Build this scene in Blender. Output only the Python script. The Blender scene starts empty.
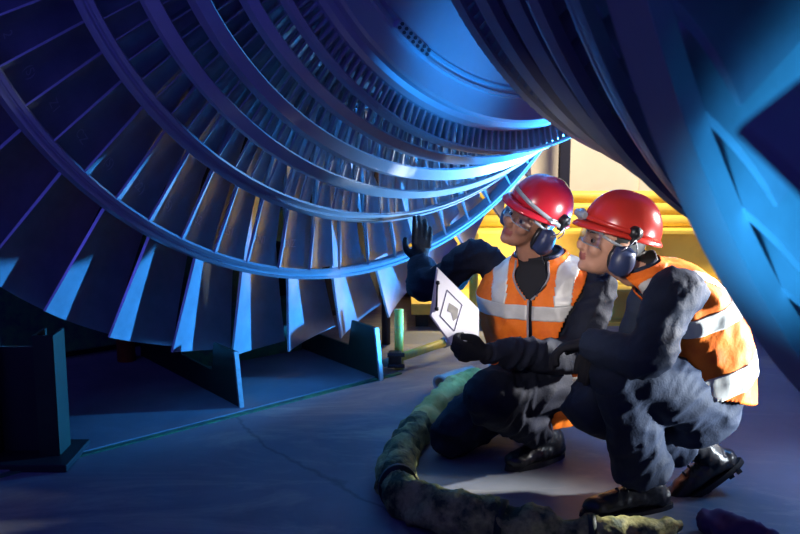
import bpy, bmesh, math, random
from mathutils import Vector, Matrix, Euler, noise
R_ = random.Random(7)
pi = math.pi
sc = bpy.context.scene
COL = sc.collection

# ------------------------------------------------------------------ camera, world, lights, exposure
CAM_H = 1.45
FPX = 1000.0
PITCH = 0.17202
cam_d = bpy.data.cameras.new('camera'); cam_d.lens = 36.0 * FPX / 800.0; cam_d.sensor_width = 36.0
cam_d.clip_start = 0.02; cam_d.clip_end = 200
cam_d.dof.use_dof = True; cam_d.dof.focus_distance = 3.75; cam_d.dof.aperture_fstop = 6.3
cam = bpy.data.objects.new('camera', cam_d); COL.objects.link(cam)
cam.location = (0, 0, CAM_H); cam.rotation_euler = (pi/2 - PITCH, 0, 0)
sc.camera = cam

w = bpy.data.worlds.new('world'); sc.world = w; w.use_nodes = True
w.node_tree.nodes['Background'].inputs[0].default_value = (0.075, 0.075, 0.62, 1)
w.node_tree.nodes['Background'].inputs[1].default_value = 0.55

def light(name, typ, loc, target, energy, color, size=0.1, spot=None, blend=0.3, size_y=None):
    d = bpy.data.lights.new(name, typ); d.energy = energy; d.color = color
    if typ == 'AREA':
        d.size = size
        if size_y: d.shape = 'RECTANGLE'; d.size_y = size_y
    else:
        d.shadow_soft_size = size
    if typ == 'SPOT':
        d.spot_size = math.radians(spot); d.spot_blend = blend
    o = bpy.data.objects.new(name, d); COL.objects.link(o); o.location = loc
    o.rotation_euler = (Vector(target) - Vector(loc)).to_track_quat('-Z', 'Y').to_euler()
    return o
light('blue_work_light', 'SPOT', (1.75, 4.9, 0.42), (-0.3, 4.7, 1.45), 1050, (0.04, 0.35, 1.0), 0.06, 78, 0.2)
light('white_work_light', 'SPOT', (3.3, 4.2, 1.5), (0.92, 3.42, 0.62), 1900, (0.95, 0.93, 0.90), 0.08, 23, 0.7)
light('white_side_light', 'SPOT', (3.0, 2.9, 0.45), (0.92, 3.42, 0.54), 1250, (0.82, 0.92, 1.0), 0.06, 27, 0.7)
light('white_ring_fill', 'SPOT', (1.8, 4.8, 0.5), (0.20, 4.2, 1.08), 640, (0.40, 0.74, 1.0), 0.05, 25, 0.9)  # extra spot, added to whiten the shroud rings at lower right
light('front_work_light', 'SPOT', (-0.6, 0.5, 1.75), (0.62, 3.6, 0.80), 330, (1.0, 0.93, 0.86), 0.15, 16, 0.7)
light('blue_blade_fill', 'SPOT', (-2.4, -0.6, 3.2), (-0.7, 4.6, 2.3), 190, (0.11, 0.11, 1.0), 0.8, 48, 0.7)  # added fill out of view, lifts the dark blade faces to indigo
light('blue_flood_right', 'SPOT', (0.9, 1.9, 0.32), (0.22, 3.38, 1.50), 450, (0.02, 0.32, 1.0), 0.10, 15, 0.9)
light('blue_flood_floor', 'SPOT', (1.80, 3.70, 0.95), (1.72, 3.35, 0.0), 30, (0.07, 0.40, 1.0), 0.1, 95, 0.9)
light('blue_flood_camera', 'SPOT', (0.15, 0.25, 1.02), (0.60, 1.22, 1.30), 270, (0.04, 0.45, 1.0), 0.06, 25, 0.5)
light('warm_hall_light', 'SPOT', (2.2, 8.4, 4.4), (2.5, 10.9, 0.9), 1900, (1.0, 0.86, 0.64), 0.4, 50, 0.4)
light('warm_hall_light_low', 'SPOT', (1.5, 6.1, 3.8), (1.5, 7.5, 0.3), 1200, (1.0, 0.84, 0.52), 0.2, 42, 0.4)
light('warm_hall_light_far', 'SPOT', (0.7, 7.3, 3.2), (0.50, 5.95, 0), 700, (1.0, 0.80, 0.45), 0.2, 26, 0.8)
light('warm_girder_fill', 'SPOT', (1.1, 5.9, 0.55), (0.45, 7.0, 0.2), 110, (1.0, 0.84, 0.52), 0.1, 85, 0.7)  # unseen spot added for the girder web that the rotor shades
light('warm_tube_fill', 'SPOT', (1.2, 6.1, 0.9), (0.05, 5.1, 0.08), 60, (1.0, 0.84, 0.50), 0.06, 26, 0.7)  # added warm spot that brightens the scaffold tubes
sc.view_settings.view_transform = 'Standard'; sc.view_settings.look = 'None'
sc.view_settings.exposure = 0.0; sc.view_settings.gamma = 1.0; sc.view_settings.use_curve_mapping = False

# ------------------------------------------------------------------ helpers
def ray(px, py):
    x = (px - 400) / FPX; y = -(py - 267) / FPX; c, s = math.cos(PITCH), math.sin(PITCH)
    return Vector((x, c + y * s, -s + y * c))
def P(px, py, Y):                       # a point of the place seen at (px,py), Y metres ahead
    d = ray(px, py); k = Y / d.y
    return Vector((d.x * k, Y, CAM_H + d.z * k))
def G(px, py, z=0.0):                   # a point at height z
    d = ray(px, py); k = (z - CAM_H) / d.z
    return Vector((d.x * k, d.y * k, z))

def tag(o, label=None, cat=None, group=None, kind=None):
    if label: o['label'] = label
    if cat: o['category'] = cat
    if group: o['group'] = group
    if kind: o['kind'] = kind
    return o
def wloc(o):
    v = Vector(o.location)
    while o.parent: o = o.parent; v = v + Vector(o.location)
    return v
def mesh(name, verts, faces, mats=None, smooth=True, fm=None):
    me = bpy.data.meshes.new(name); me.from_pydata([tuple(v) for v in verts], [], faces)
    for m in (mats if isinstance(mats, (list, tuple)) else [mats]):
        if m: me.materials.append(m)
    if fm: me.polygons.foreach_set('material_index', fm)
    me.polygons.foreach_set('use_smooth', [smooth] * len(me.polygons)); me.update()
    return me
def link(name, me, parent=None, loc=None):
    o = bpy.data.objects.new(name, me); COL.objects.link(o)
    if parent: o.parent = parent
    if loc is not None: o.location = loc
    return o
def empty(name, loc, rz=0):
    o = bpy.data.objects.new(name, None); COL.objects.link(o); o.location = loc; o.rotation_euler = (0, 0, rz); o.empty_display_size = .1
    return o
def wobj(name, vf, mat, parent=None, smooth=True, base=None, fm=None):
    """mesh given in world coordinates; origin set to base (or to the parent's place)"""
    v, f = vf
    off = Vector(base) if base is not None else (wloc(parent) if parent else Vector((0, 0, 0)))
    o = link(name, mesh(name, [Vector(p) - off for p in v], f, mat, smooth, fm), parent)
    o.location = off if not parent else off - wloc(parent)
    return o
def join(*parts):
    V, F = [], []
    for v, f in parts:
        n = len(V); V += list(v); F += [tuple(i + n for i in q) for q in f]
    return V, F
def frame(d):
    d = Vector(d).normalized(); up = Vector((0, 0, 1)) if abs(d.z) < .9 else Vector((0, 1, 0))
    a = d.cross(up).normalized(); return a, a.cross(d).normalized()
def tube(pts, rad, n=14, cap=True, ref=None):
    """loft through pts; rad: number or list of numbers / (a,b)"""
    pts = [Vector(p) for p in pts]; m = len(pts)
    if not isinstance(rad, (list, tuple)): rad = [rad] * m
    V, F = [], []; prev = None
    for i, p in enumerate(pts):
        d = (pts[min(i + 1, m - 1)] - pts[max(i - 1, 0)]).normalized()
        if prev is None:
            if ref is not None: u = Vector(ref); u = (u - d * u.dot(d)).normalized()
            else: u = frame(d)[0]
        else: u = (prev - d * prev.dot(d)).normalized()
        prev = u; v = d.cross(u); r = rad[i]; a, b = r if isinstance(r, (list, tuple)) else (r, r)
        for k in range(n):
            t = 2 * pi * k / n; V.append(p + u * (a * math.cos(t)) + v * (b * math.sin(t)))
    for i in range(m - 1):
        for k in range(n):
            F.append((i * n + k, i * n + (k + 1) % n, (i + 1) * n + (k + 1) % n, (i + 1) * n + k))
    if cap:
        V.append(pts[0]); V.append(pts[-1]); c0, c1 = len(V) - 2, len(V) - 1
        for k in range(n):
            F.append((c0, (k + 1) % n, k)); F.append((c1, (m - 1) * n + k, (m - 1) * n + (k + 1) % n))
    return V, F
def spline(pts, k=6):
    pts = [Vector(p) for p in pts]; out = []
    for i in range(len(pts) - 1):
        p0 = pts[max(i - 1, 0)]; p1 = pts[i]; p2 = pts[i + 1]; p3 = pts[min(i + 2, len(pts) - 1)]
        for j in range(k):
            t = j / k
            out.append(.5 * ((2 * p1) + (p2 - p0) * t + (2 * p0 - 5 * p1 + 4 * p2 - p3) * t * t + (3 * p1 - p0 - 3 * p2 + p3) * t ** 3))
    out.append(pts[-1]); return out
def lerpl(vals, k=6):
    out = []
    for i in range(len(vals) - 1):
        for j in range(k):
            t = j / k; a, b = vals[i], vals[i + 1]
            if isinstance(a, (tuple, list)): out.append((a[0] + (b[0] - a[0]) * t, a[1] + (b[1] - a[1]) * t))
            else: out.append(a + (b - a) * t)
    out.append(vals[-1]); return out
def ball(c, r, M=None, nu=18, nv=12):
    """ellipsoid; r = (x,y,z) radii along M's columns"""
    c = Vector(c); r = r if isinstance(r, (tuple, list)) else (r, r, r)
    V, F = [], []
    for j in range(1, nv):
        ph = pi * j / nv
        for k in range(nu):
            t = 2 * pi * k / nu
            q = Vector((r[0] * math.sin(ph) * math.cos(t), r[1] * math.sin(ph) * math.sin(t), r[2] * math.cos(ph)))
            V.append(c + (M @ q if M else q))
    top = Vector((0, 0, r[2])); V.append(c + (M @ top if M else top)); V.append(c - (M @ top if M else top))
    a, b = len(V) - 2, len(V) - 1
    for j in range(nv - 2):
        for k in range(nu):
            F.append((j * nu + k, (j + 1) * nu + k, (j + 1) * nu + (k + 1) % nu, j * nu + (k + 1) % nu))
    for k in range(nu):
        F.append((a, k, (k + 1) % nu)); F.append((b, (nv - 2) * nu + (k + 1) % nu, (nv - 2) * nu + k))
    return V, F
def box(c, s, M=None, bev=0.0):
    bm = bmesh.new(); bmesh.ops.create_cube(bm, size=1)
    for v in bm.verts: v.co = Vector((v.co.x * s[0], v.co.y * s[1], v.co.z * s[2]))
    if bev: bmesh.ops.bevel(bm, geom=bm.edges[:], offset=bev, segments=2, affect='EDGES', profile=.5)
    bm.verts.ensure_lookup_table()
    V = [Vector(c) + (M @ v.co if M else v.co) for v in bm.verts]; F = [tuple(v.index for v in f.verts) for f in bm.faces]
    bm.free(); return V, F
def M3(x, y, z): return Matrix((x, y, z)).transposed()
def evalmesh(vf, mods, name='tmp'):
    """apply a list of (type, settings) modifiers; returns verts, faces"""
    me = mesh(name, vf[0], vf[1]); o = bpy.data.objects.new(name, me); COL.objects.link(o)
    for typ, st in mods:
        m = o.modifiers.new(typ, typ)
        for k, v in st.items(): setattr(m, k, v)
    dg = bpy.context.evaluated_depsgraph_get(); e = o.evaluated_get(dg); em = e.to_mesh()
    V = [v.co.copy() for v in em.vertices]; F = [tuple(p.vertices) for p in em.polygons]
    e.to_mesh_clear(); bpy.data.objects.remove(o); bpy.data.meshes.remove(me)
    return V, F
def blob(vf, vox, smooth=4, fac=.5):
    return evalmesh(vf, [('REMESH', dict(mode='VOXEL', voxel_size=vox, adaptivity=0)), ('SMOOTH', dict(factor=fac, iterations=smooth))])
def vnormals(vf):
    V, F = vf; N = [Vector((0, 0, 0)) for _ in V]
    for f in F:
        n = (V[f[1]] - V[f[0]]).cross(V[f[-1]] - V[f[0]])
        for i in f: N[i] += n
    return [n.normalized() if n.length > 0 else Vector((0, 0, 1)) for n in N]
def wrinkle(vf, amp, freq, seed=0, stretch=None, skip=None):
    V, F = vf; N = vnormals(vf); out = []
    for p, n in zip(V, N):
        q = p.copy()
        if stretch: q = Vector((q.x * stretch[0], q.y * stretch[1], q.z * stretch[2]))
        q = q * freq + Vector((seed * 7.3, seed * 3.1, seed * 5.7))
        a = 1 - 2 * abs(noise.noise(q)); b = noise.noise(q * 2.3)
        k = skip(p) if skip else 1
        out.append(p + n * (amp * k * (a * .8 + b * .5 - .25)))
    return out, F

# ------------------------------------------------------------------ materials
MAT = {}
def mat(name, col, rough=.5, metal=0.0, var=0.0, scale=8.0, col2=None, bump=0.0, bscale=40.0, contrast=None, spec=.5, trans=0.0, alpha=1.0, aniso=0.0, stretch=None, coat=0):
    m = bpy.data.materials.new(name); m.use_nodes = True; nt = m.node_tree; b = nt.nodes['Principled BSDF']
    b.inputs['Roughness'].default_value = rough; b.inputs['Metallic'].default_value = metal
    b.inputs['Specular IOR Level'].default_value = spec
    b.inputs['Base Color'].default_value = (*col, 1)
    if coat: b.inputs['Coat Weight'].default_value = coat; b.inputs['Coat Roughness'].default_value = .08
    if trans: b.inputs['Transmission Weight'].default_value = trans
    if alpha < 1: b.inputs['Alpha'].default_value = alpha
    tc = nt.nodes.new('ShaderNodeTexCoord'); src = tc.outputs['Object']
    if stretch:
        mp = nt.nodes.new('ShaderNodeMapping'); mp.inputs['Scale'].default_value = stretch; nt.links.new(src, mp.inputs[0]); src = mp.outputs[0]
    if col2 or var:
        n = nt.nodes.new('ShaderNodeTexNoise'); n.inputs['Scale'].default_value = scale; n.inputs['Detail'].default_value = 6; n.inputs['Roughness'].default_value = .62
        nt.links.new(src, n.inputs['Vector'])
        cr = nt.nodes.new('ShaderNodeValToRGB'); lo, hi = contrast or (.35, .65)
        cr.color_ramp.elements[0].position = lo; cr.color_ramp.elements[1].position = hi
        c2 = col2 or tuple(max(0, c * (1 - var)) for c in col)
        cr.color_ramp.elements[0].color = (*c2, 1); cr.color_ramp.elements[1].color = (*col, 1)
        nt.links.new(n.outputs['Fac'], cr.inputs[0]); nt.links.new(cr.outputs[0], b.inputs['Base Color'])
    if bump:
        n2 = nt.nodes.new('ShaderNodeTexNoise'); n2.inputs['Scale'].default_value = bscale; n2.inputs['Detail'].default_value = 5
        nt.links.new(src, n2.inputs['Vector'])
        bp = nt.nodes.new('ShaderNodeBump'); bp.inputs['Strength'].default_value = bump; bp.inputs['Distance'].default_value = .02
        nt.links.new(n2.outputs['Fac'], bp.inputs['Height']); nt.links.new(bp.outputs[0], b.inputs['Normal'])
    MAT[name] = m; return m
mat('blade_steel', (.50, .53, .60), .34, .55, .18, 9, bump=.03, bscale=25)
mat('ring_steel', (.52, .54, .60), .38, .45, .12, 5)
mat('disc_steel', (.46, .50, .58), .36, .45, .10, 3)
mat('dark_steel', (.10, .11, .14), .5, .5, .3, 6)
mat('stamp', (.70, .72, .80), .6, .0)
mat('concrete', (.24, .25, .27), .55, 0, .0, 1.4, (.15, .165, .19), .10, 12, (.30, .72), .4)
nt = MAT['concrete'].node_tree; bs = nt.nodes['Principled BSDF']; old = bs.inputs['Base Color'].links[0].from_socket; tcn = [n for n in nt.nodes if n.type == 'TEX_COORD'][0]
n1 = nt.nodes.new('ShaderNodeTexNoise'); n1.inputs['Scale'].default_value = .9; n1.inputs['Detail'].default_value = 9; n1.inputs['Roughness'].default_value = .7; n1.inputs['Distortion'].default_value = 1.2
mpn = nt.nodes.new('ShaderNodeMapping'); mpn.inputs['Rotation'].default_value = (0, 0, .5); mpn.inputs['Scale'].default_value = (1.0, 2.6, 1); nt.links.new(tcn.outputs['Object'], mpn.inputs[0]); nt.links.new(mpn.outputs[0], n1.inputs['Vector'])
r1 = nt.nodes.new('ShaderNodeValToRGB'); r1.color_ramp.elements[0].position = .50; r1.color_ramp.elements[1].position = .66; r1.color_ramp.elements[1].color = (.75, .75, .75, 1); nt.links.new(n1.outputs['Fac'], r1.inputs[0])
m1 = nt.nodes.new('ShaderNodeMixRGB'); nt.links.new(r1.outputs[0], m1.inputs[0]); nt.links.new(old, m1.inputs[1]); m1.inputs[2].default_value = (.42, .39, .32, 1)
vo = nt.nodes.new('ShaderNodeTexVoronoi'); vo.feature = 'DISTANCE_TO_EDGE'; vo.inputs['Scale'].default_value = .32; nd = nt.nodes.new('ShaderNodeTexNoise'); nd.inputs['Scale'].default_value = 3.0; nd.inputs['Detail'].default_value = 6
mv = nt.nodes.new('ShaderNodeMixRGB'); mv.inputs[0].default_value = .2; nt.links.new(tcn.outputs['Object'], nd.inputs['Vector']); nt.links.new(tcn.outputs['Object'], mv.inputs[1]); nt.links.new(nd.outputs['Color'], mv.inputs[2]); nt.links.new(mv.outputs[0], vo.inputs['Vector'])
r2 = nt.nodes.new('ShaderNodeValToRGB'); r2.color_ramp.elements[0].position = .0008; r2.color_ramp.elements[1].position = .0025; r2.color_ramp.elements[0].color = (.62, .62, .62, 1); nt.links.new(vo.outputs['Distance'], r2.inputs[0])
m2 = nt.nodes.new('ShaderNodeMixRGB'); m2.blend_type = 'MULTIPLY'; m2.inputs[0].default_value = 1; nt.links.new(m1.outputs[0], m2.inputs[1]); nt.links.new(r2.outputs[0], m2.inputs[2]); nt.links.new(m2.outputs[0], bs.inputs['Base Color'])
mat('concrete_pad', (.22, .23, .26), .6, 0, .0, 2.2, (.13, .145, .18), .10, 14, (.3, .7), .3)
mat('cream_wall', (.82, .74, .58), .8, 0, .12, 1.2)
mat('dark_wall', (.05, .055, .07), .8, 0, .3, 2)
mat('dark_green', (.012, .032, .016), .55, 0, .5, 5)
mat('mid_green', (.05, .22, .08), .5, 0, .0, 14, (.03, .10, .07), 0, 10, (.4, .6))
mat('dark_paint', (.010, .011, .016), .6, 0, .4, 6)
mat('yellow_paint', (.80, .57, .10), .5, 0, .0, 3, (.58, .38, .06), .05, 20, (.25, .5))
mat('yellow_scaffold', (.78, .62, .10), .45, .0, .0, 18, (.50, .42, .16), .05, 30, (.3, .5))
mat('galv', (.5, .52, .54), .4, .7, .3, 20)
mat('post_dark', (.012, .014, .035), .6, 0, .2, 5)
mat('orange_paint', (.55, .12, .03), .5, 0, .3, 6)
mat('coverall_a', (.016, .019, .034), .72, 0, .35, 7, bump=.15, bscale=140, spec=.15)
mat('coverall_b', (.024, .033, .060), .68, 0, .30, 6, bump=.15, bscale=140, spec=.15)
mat('shirt', (.010, .010, .014), .85)
mat('glove', (.010, .010, .016), .75, 0, .3, 30, bump=.3, bscale=300, spec=.3)
mat('vest_orange', (.92, .195, .014), .62, 0, .0, 10, (.72, .10, .01), .12, 90, (.30, .55), .3)
mat('vest_trim', (.30, .28, .30), .6)
mat('stripe', (.66, .65, .60), .45, .15, .16, 14, bump=.06, bscale=60)
mat('skin_a', (.42, .20, .125), .5, 0, .14, 22, spec=.4)
mat('skin_b', (.52, .27, .18), .48, 0, .10, 22, spec=.4)
mat('lips', (.32, .10, .085), .45)
mat('hair', (.012, .009, .008), .6)
mat('eye_white', (.20, .16, .14), .3)
mat('iris', (.012, .008, .006), .2)
mat('helmet_red_a', (.58, .018, .035), .26, 0, .12, 5, spec=.55, coat=.3)
mat('helmet_red_b', (.60, .035, .022), .26, 0, .12, 5, spec=.55, coat=.3)
mat('muff_blue', (.030, .045, .115), .42, 0, .15, 9)
mat('black_plastic', (.012, .012, .015), .4)
mat('clear_strap', (.38, .41, .44), .25, .1, .2, 30)
mat('wire', (.6, .6, .62), .25, .9)
mat('boot_leather', (.016, .016, .020), .36, 0, .4, 20, bump=.12, bscale=50)
mat('boot_sole', (.010, .010, .011), .7)
mat('lace', (.02, .02, .02), .7)
mat('paper', (.74, .72, .78), .6, 0, .04, 5)
mat('board', (.50, .49, .58), .5)
mat('print_grey', (.30, .28, .26), .7, 0, .3, 30)
mat('print_line', (.10, .09, .20), .7)
mat('hose_canvas', (.46, .43, .14), .72, 0, .0, 9, (.02, .045, .010), .3, 45, (.42, .60))
mat('hose_yellow', (.78, .60, .16), .7, 0, .0, 7, (.40, .27, .02), .25, 40, (.3, .55))
mat('purple_cloth', (.10, .05, .14), .8, 0, .3, 10)
mat('white_cuff', (.72, .68, .56), .6, 0, .2, 12)
g = bpy.data.materials.new('lens'); g.use_nodes = True; nt = g.node_tree; nt.nodes.remove(nt.nodes['Principled BSDF']); MAT['lens'] = g
ta = nt.nodes.new('ShaderNodeBsdfTransparent'); ta.inputs[0].default_value = (.93, .95, .97, 1); gb = nt.nodes.new('ShaderNodeBsdfGlossy'); gb.inputs['Roughness'].default_value = .08; gb.inputs[0].default_value = (1, 1, 1, 1)
mx = nt.nodes.new('ShaderNodeMixShader'); mx.inputs[0].default_value = .14
nt.links.new(ta.outputs[0], mx.inputs[1]); nt.links.new(gb.outputs[0], mx.inputs[2]); nt.links.new(mx.outputs[0], nt.nodes['Material Output'].inputs[0])

# ------------------------------------------------------------------ setting
def struct(name, vf, m, smooth=False, base=None):
    return tag(wobj(name, vf, MAT[m], smooth=smooth, base=base), kind='structure')
struct('floor', box((0.5, 5, -.05), (24, 22, .1)), 'concrete')
struct('wall_back', box((3.0, 11.1, 3.0), (22, .2, 6.2)), 'cream_wall')
struct('wall_left', box((-7.1, 5, 3.0), (.2, 22, 6.2)), 'dark_wall')
for i, (px, ww) in enumerate(((642, .05), (672, .05), (520, .05))):   # sheet joints of the back wall
    c = P(px, 170, 10.98); struct('trim_%d' % (i + 1), box((c.x, 10.985, 3.0), (ww, .03, 6.0)), 'cream_wall')
c = P(565, 170, 10.5)
post = wobj('steel_column', join(box((c.x, 10.5, 2.5), (.105, .012, 5.0)), box((c.x, 10.62, 2.5), (.105, .012, 5.0)), box((c.x, 10.56, 2.5), (.015, .12, 5.0)), box((c.x, 10.56, .01), (.24, .24, .02))), MAT['post_dark'], base=(c.x, 10.56, 0), smooth=False)
tag(post, 'dark navy steel column against the cream back wall above the left red helmet', 'column')

# ------------------------------------------------------------------ turbine rotor
R = 2.2
PSI = -0.64299
AX = Vector((math.sin(PSI), math.cos(PSI), 0)); NX = Vector((math.cos(PSI), -math.sin(PSI), 0))
A0 = Vector((1.43676 * R, 0, CAM_H + .408805 * R)); TM = 1.90
MID = A0 + AX * (TM * R); HZ = MID.z
rotor = empty('turbine_rotor', (MID.x, MID.y, 0), math.atan2(AX.y, AX.x))
tag(rotor, 'huge bladed steel steam turbine rotor lying above the two workers', 'turbine rotor')
SHIFT = .05 * R
def T(t): return (t - TM) * R
def TX(t, side): return T(t) if side > 0 else -T(t) + SHIFT
def rp(x, r, th): return Vector((x, -r * math.cos(th), HZ + r * math.sin(th)))
def lathe(prof, n, closed=True, side=1):
    """prof: (t, r) in rotor radii"""
    V, F = [], []; m = len(prof)
    for k in range(n):
        th = 2 * pi * k / n
        for t, r in prof: V.append(rp(TX(t, side), r * R, th))
    for k in range(n):
        k2 = (k + 1) % n
        for i in range(m if closed else m - 1):
            j = (i + 1) % m; q = (k * m + i, k * m + j, k2 * m + j, k2 * m + i)
            F.append(q if side > 0 else q[::-1])
    return V, F
def rpart(name, vf, m, smooth=True, sharp=35):
    me = mesh(name, vf[0], vf[1], MAT[m], smooth)
    if smooth: me.set_sharp_from_angle(angle=math.radians(sharp))
    return link(name, me, rotor)

# stage: blade count, leading edge t, hub r, tip r, phase theta(deg) of one leading edge at the tip, axial chord (R), camber angles root/tip (from axial), exposed root r
STG = [
    dict(n=43, t=2.822, hub=.44, tip=1.000, ph=-90.3, fr=(1.2, 1.30), b=((5, 74), (44, 84)), th=.016, sec=9, vis=.78),
    dict(n=66, t=2.578, hub=.44, tip=.774, ph=-91.6, fr=(1.2, 1.38), b=((5, 74), (28, 85)), th=.012, sec=6, vis=.64),
    dict(n=110, t=2.406, hub=.44, tip=.642, ph=-93.5, fr=(1.0, 1.08), b=((5, 74), (20, 82)), th=.007, sec=4, vis=.58),
    dict(n=128, t=2.302, hub=.445, tip=.588, ph=-92.5, fr=(.85, .85), b=((0, 72), (10, 80)), th=.006, sec=3, vis=.54),
    dict(n=150, t=2.237, hub=.445, tip=.545, ph=-92.5, fr=(.8, .8), b=((-5, 72), (5, 78)), th=.005, sec=3, vis=.51),
    dict(n=180, t=2.152, hub=.45, tip=.519, ph=-92.5, fr=(.75, .75), b=((-10, 70), (0, 76)), th=.0045, sec=3, vis=.50),
    dict(n=226, t=2.090, hub=.4700, tip=.5075, ph=-128.3, fr=(.5, .5), b=((-5, 55), (-5, 58)), th=.007, sec=2, vis=.465),
]
for s_ in STG: s_['ax'] = .01
# shroud rings: (t_i, r_i) near inner edge -> (t_o, r_o) far outer edge
RING = {1: (2.5765, .7719, 2.5905, .7905), 2: (2.4028, .6397, 2.4278, .655), 3: (2.2979, .5864, 2.3172, .6007), 4: (2.2325, .5435, 2.2390, .5619),
        5: (2.1485, .5172, 2.1581, .5294), 6: (2.0857, .5040, 2.0946, .5090)}
def camber(s, i, f):
    """points (axial, tangential) along the camber line, f in 0..1 of the span; first tangential 0"""
    b1 = math.radians(s['b'][0][0] + (s['b'][1][0] - s['b'][0][0]) * f); b2 = math.radians(s['b'][0][1] + (s['b'][1][1] - s['b'][0][1]) * f)
    N = 8; pts = [(0.0, 0.0)]
    for k in range(N):
        an = b1 + (b2 - b1) * ((k + .5) / N); pts.append((pts[-1][0] + math.cos(an), pts[-1][1] + math.sin(an)))
    r = (s['hub'] + (s['tip'] - s['hub']) * f) * R
    k = (s['fr'][0] + (s['fr'][1] - s['fr'][0]) * f) * 2 * pi * r / s['n'] / max(p[1] for p in pts)
    return [(x * k, y * k) for x, y in pts]
for i_, s_ in enumerate(STG): s_['ax'] = max(max(p[0] for p in camber(s_, i_, f)) for f in (0, .5, 1)) / R
def blade_grid(s, i, side):
    V, F = [], []; ns = s['sec']; P_ = None
    for j in range(ns):
        f = j / (ns - 1) if ns > 1 else 1; r = (s['hub'] + (s['tip'] - s['hub']) * f) * R
        cl = camber(s, i, f); n = len(cl); up, lo = [], []
        for k, (x, y) in enumerate(cl):
            a = cl[max(k - 1, 0)]; b = cl[min(k + 1, n - 1)]; d = Vector((b[0] - a[0], b[1] - a[1])).normalized(); u = k / (n - 1)
            th = s['th'] * R * (1.15 - .55 * f) * (4 * (u * .85 + .08) * (1 - (u * .85 + .08))) ** .6 * .5
            up.append((x - d.y * th, y + d.x * th)); lo.append((x + d.y * th, y - d.x * th))
        sec = up + lo[::-1]
        x0 = T(s['t']) + (s['ax'] * R - cl[-1][0]) * .5 * (1 - f)
        for x, y in sec:
            V.append(Vector((side * (x0 + x) + (SHIFT if side < 0 else 0), -r * math.cos(y / r), r * math.sin(y / r))))
    m = len(sec)
    for j in range(ns - 1):
        for k in range(m):
            q = (j * m + k, j * m + (k + 1) % m, (j + 1) * m + (k + 1) % m, (j + 1) * m + k)
            F.append(q if side < 0 else q[::-1])
    top = tuple((ns - 1) * m + k for k in range(m)); F.append(top if side < 0 else top[::-1])
    return V, F
def surf_point(s, i, side, f, u):
    """point on the visible concave face and outward normal, blade-local (axis at origin)"""
    def q(f, u):
        cl = camber(s, i, f); x_ = u * (len(cl) - 1); k = min(int(x_), len(cl) - 2); e = x_ - k
        x = cl[k][0] + (cl[k + 1][0] - cl[k][0]) * e; y = cl[k][1] + (cl[k + 1][1] - cl[k][1]) * e
        d = Vector((cl[k + 1][0] - cl[k][0], cl[k + 1][1] - cl[k][1])).normalized()
        th = s['th'] * R * (1.15 - .55 * f) * .5 * (4 * (u * .85 + .08) * (1 - (u * .85 + .08))) ** .6 + .003
        x -= d.y * th; y += d.x * th; r = (s['hub'] + (s['tip'] - s['hub']) * f) * R
        x0 = T(s['t']) + (s['ax'] * R - cl[-1][0]) * .5 * (1 - f)
        return Vector((side * (x0 + x) + (SHIFT if side < 0 else 0), -r * math.cos(y / r), r * math.sin(y / r)))
    return q(f, u)

WM = Matrix.Translation((MID.x, MID.y, 0)) @ Matrix.Rotation(math.atan2(AX.y, AX.x), 4, 'Z')
def project(v):
    c, s_ = math.cos(PITCH), math.sin(PITCH); d = Vector(v) - Vector((0, 0, CAM_H))
    z = d.y * c - d.z * s_; y = d.y * s_ + d.z * c
    if z < .05: return None
    return (400 + FPX * d.x / z, 267 - FPX * y / z)
cands = []; protos = {}
for side in (1, -1):
    for i, s in enumerate(STG):
        vf = blade_grid(s, i, side); me = mesh('blade', vf[0], vf[1], MAT['blade_steel'], True); me.set_sharp_from_angle(angle=math.radians(50))
        protos[(side, i)] = (vf, me)
        for k in range(s['n']):
            th = math.radians(s['ph'] + 360.0 / s['n'] * k + (0 if side > 0 else 2.0))
            pr = [project(WM @ rp(TX(s['t'] + e * s['ax'], side), q * R, th + e * s['ax'] * 1.0)) for e in (0, 1) for q in (s['vis'], s['tip'])]
            thd = (math.degrees(th) + 180) % 360 - 180
            if None in pr or not (-175 < thd < -35): cands.append((0, side, i, th)); continue
            x0 = max(min(p[0] for p in pr), 0); x1 = min(max(p[0] for p in pr), 800); y0 = max(min(p[1] for p in pr), 0); y1 = min(max(p[1] for p in pr), 534)
            a = max(0, x1 - x0) * max(0, y1 - y0)
            if side < 0 and i > 1: a *= .02        # hidden behind the nearer rows
            cands.append((a, side, i, th))
cands.sort(key=lambda c: -c[0])
chosen = [c for c in cands[:300] if c[0] > 0]; rest = cands[len(chosen):]
stamped = {}
for a, side, i, th in chosen:
    o = link('blade', protos[(side, i)][1], rotor, (0, 0, HZ)); o.rotation_euler = (-th, 0, 0)
    stamped[(side, i, round((math.degrees(th) + 180) % 360 - 180, 1))] = o
RV, RF = [], []
for a, side, i, th in rest:
    V, F = protos[(side, i)][0]; n = len(RV); c, s_ = math.cos(-th), math.sin(-th)
    RV += [(v.x, v.y * c - v.z * s_, v.y * s_ + v.z * c + HZ) for v in V]; RF += [tuple(q + n for q in f) for f in F]
o = rpart('blade_rows', (RV, RF), 'blade_steel', True, 50); o['kind'] = 'stuff'
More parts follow.
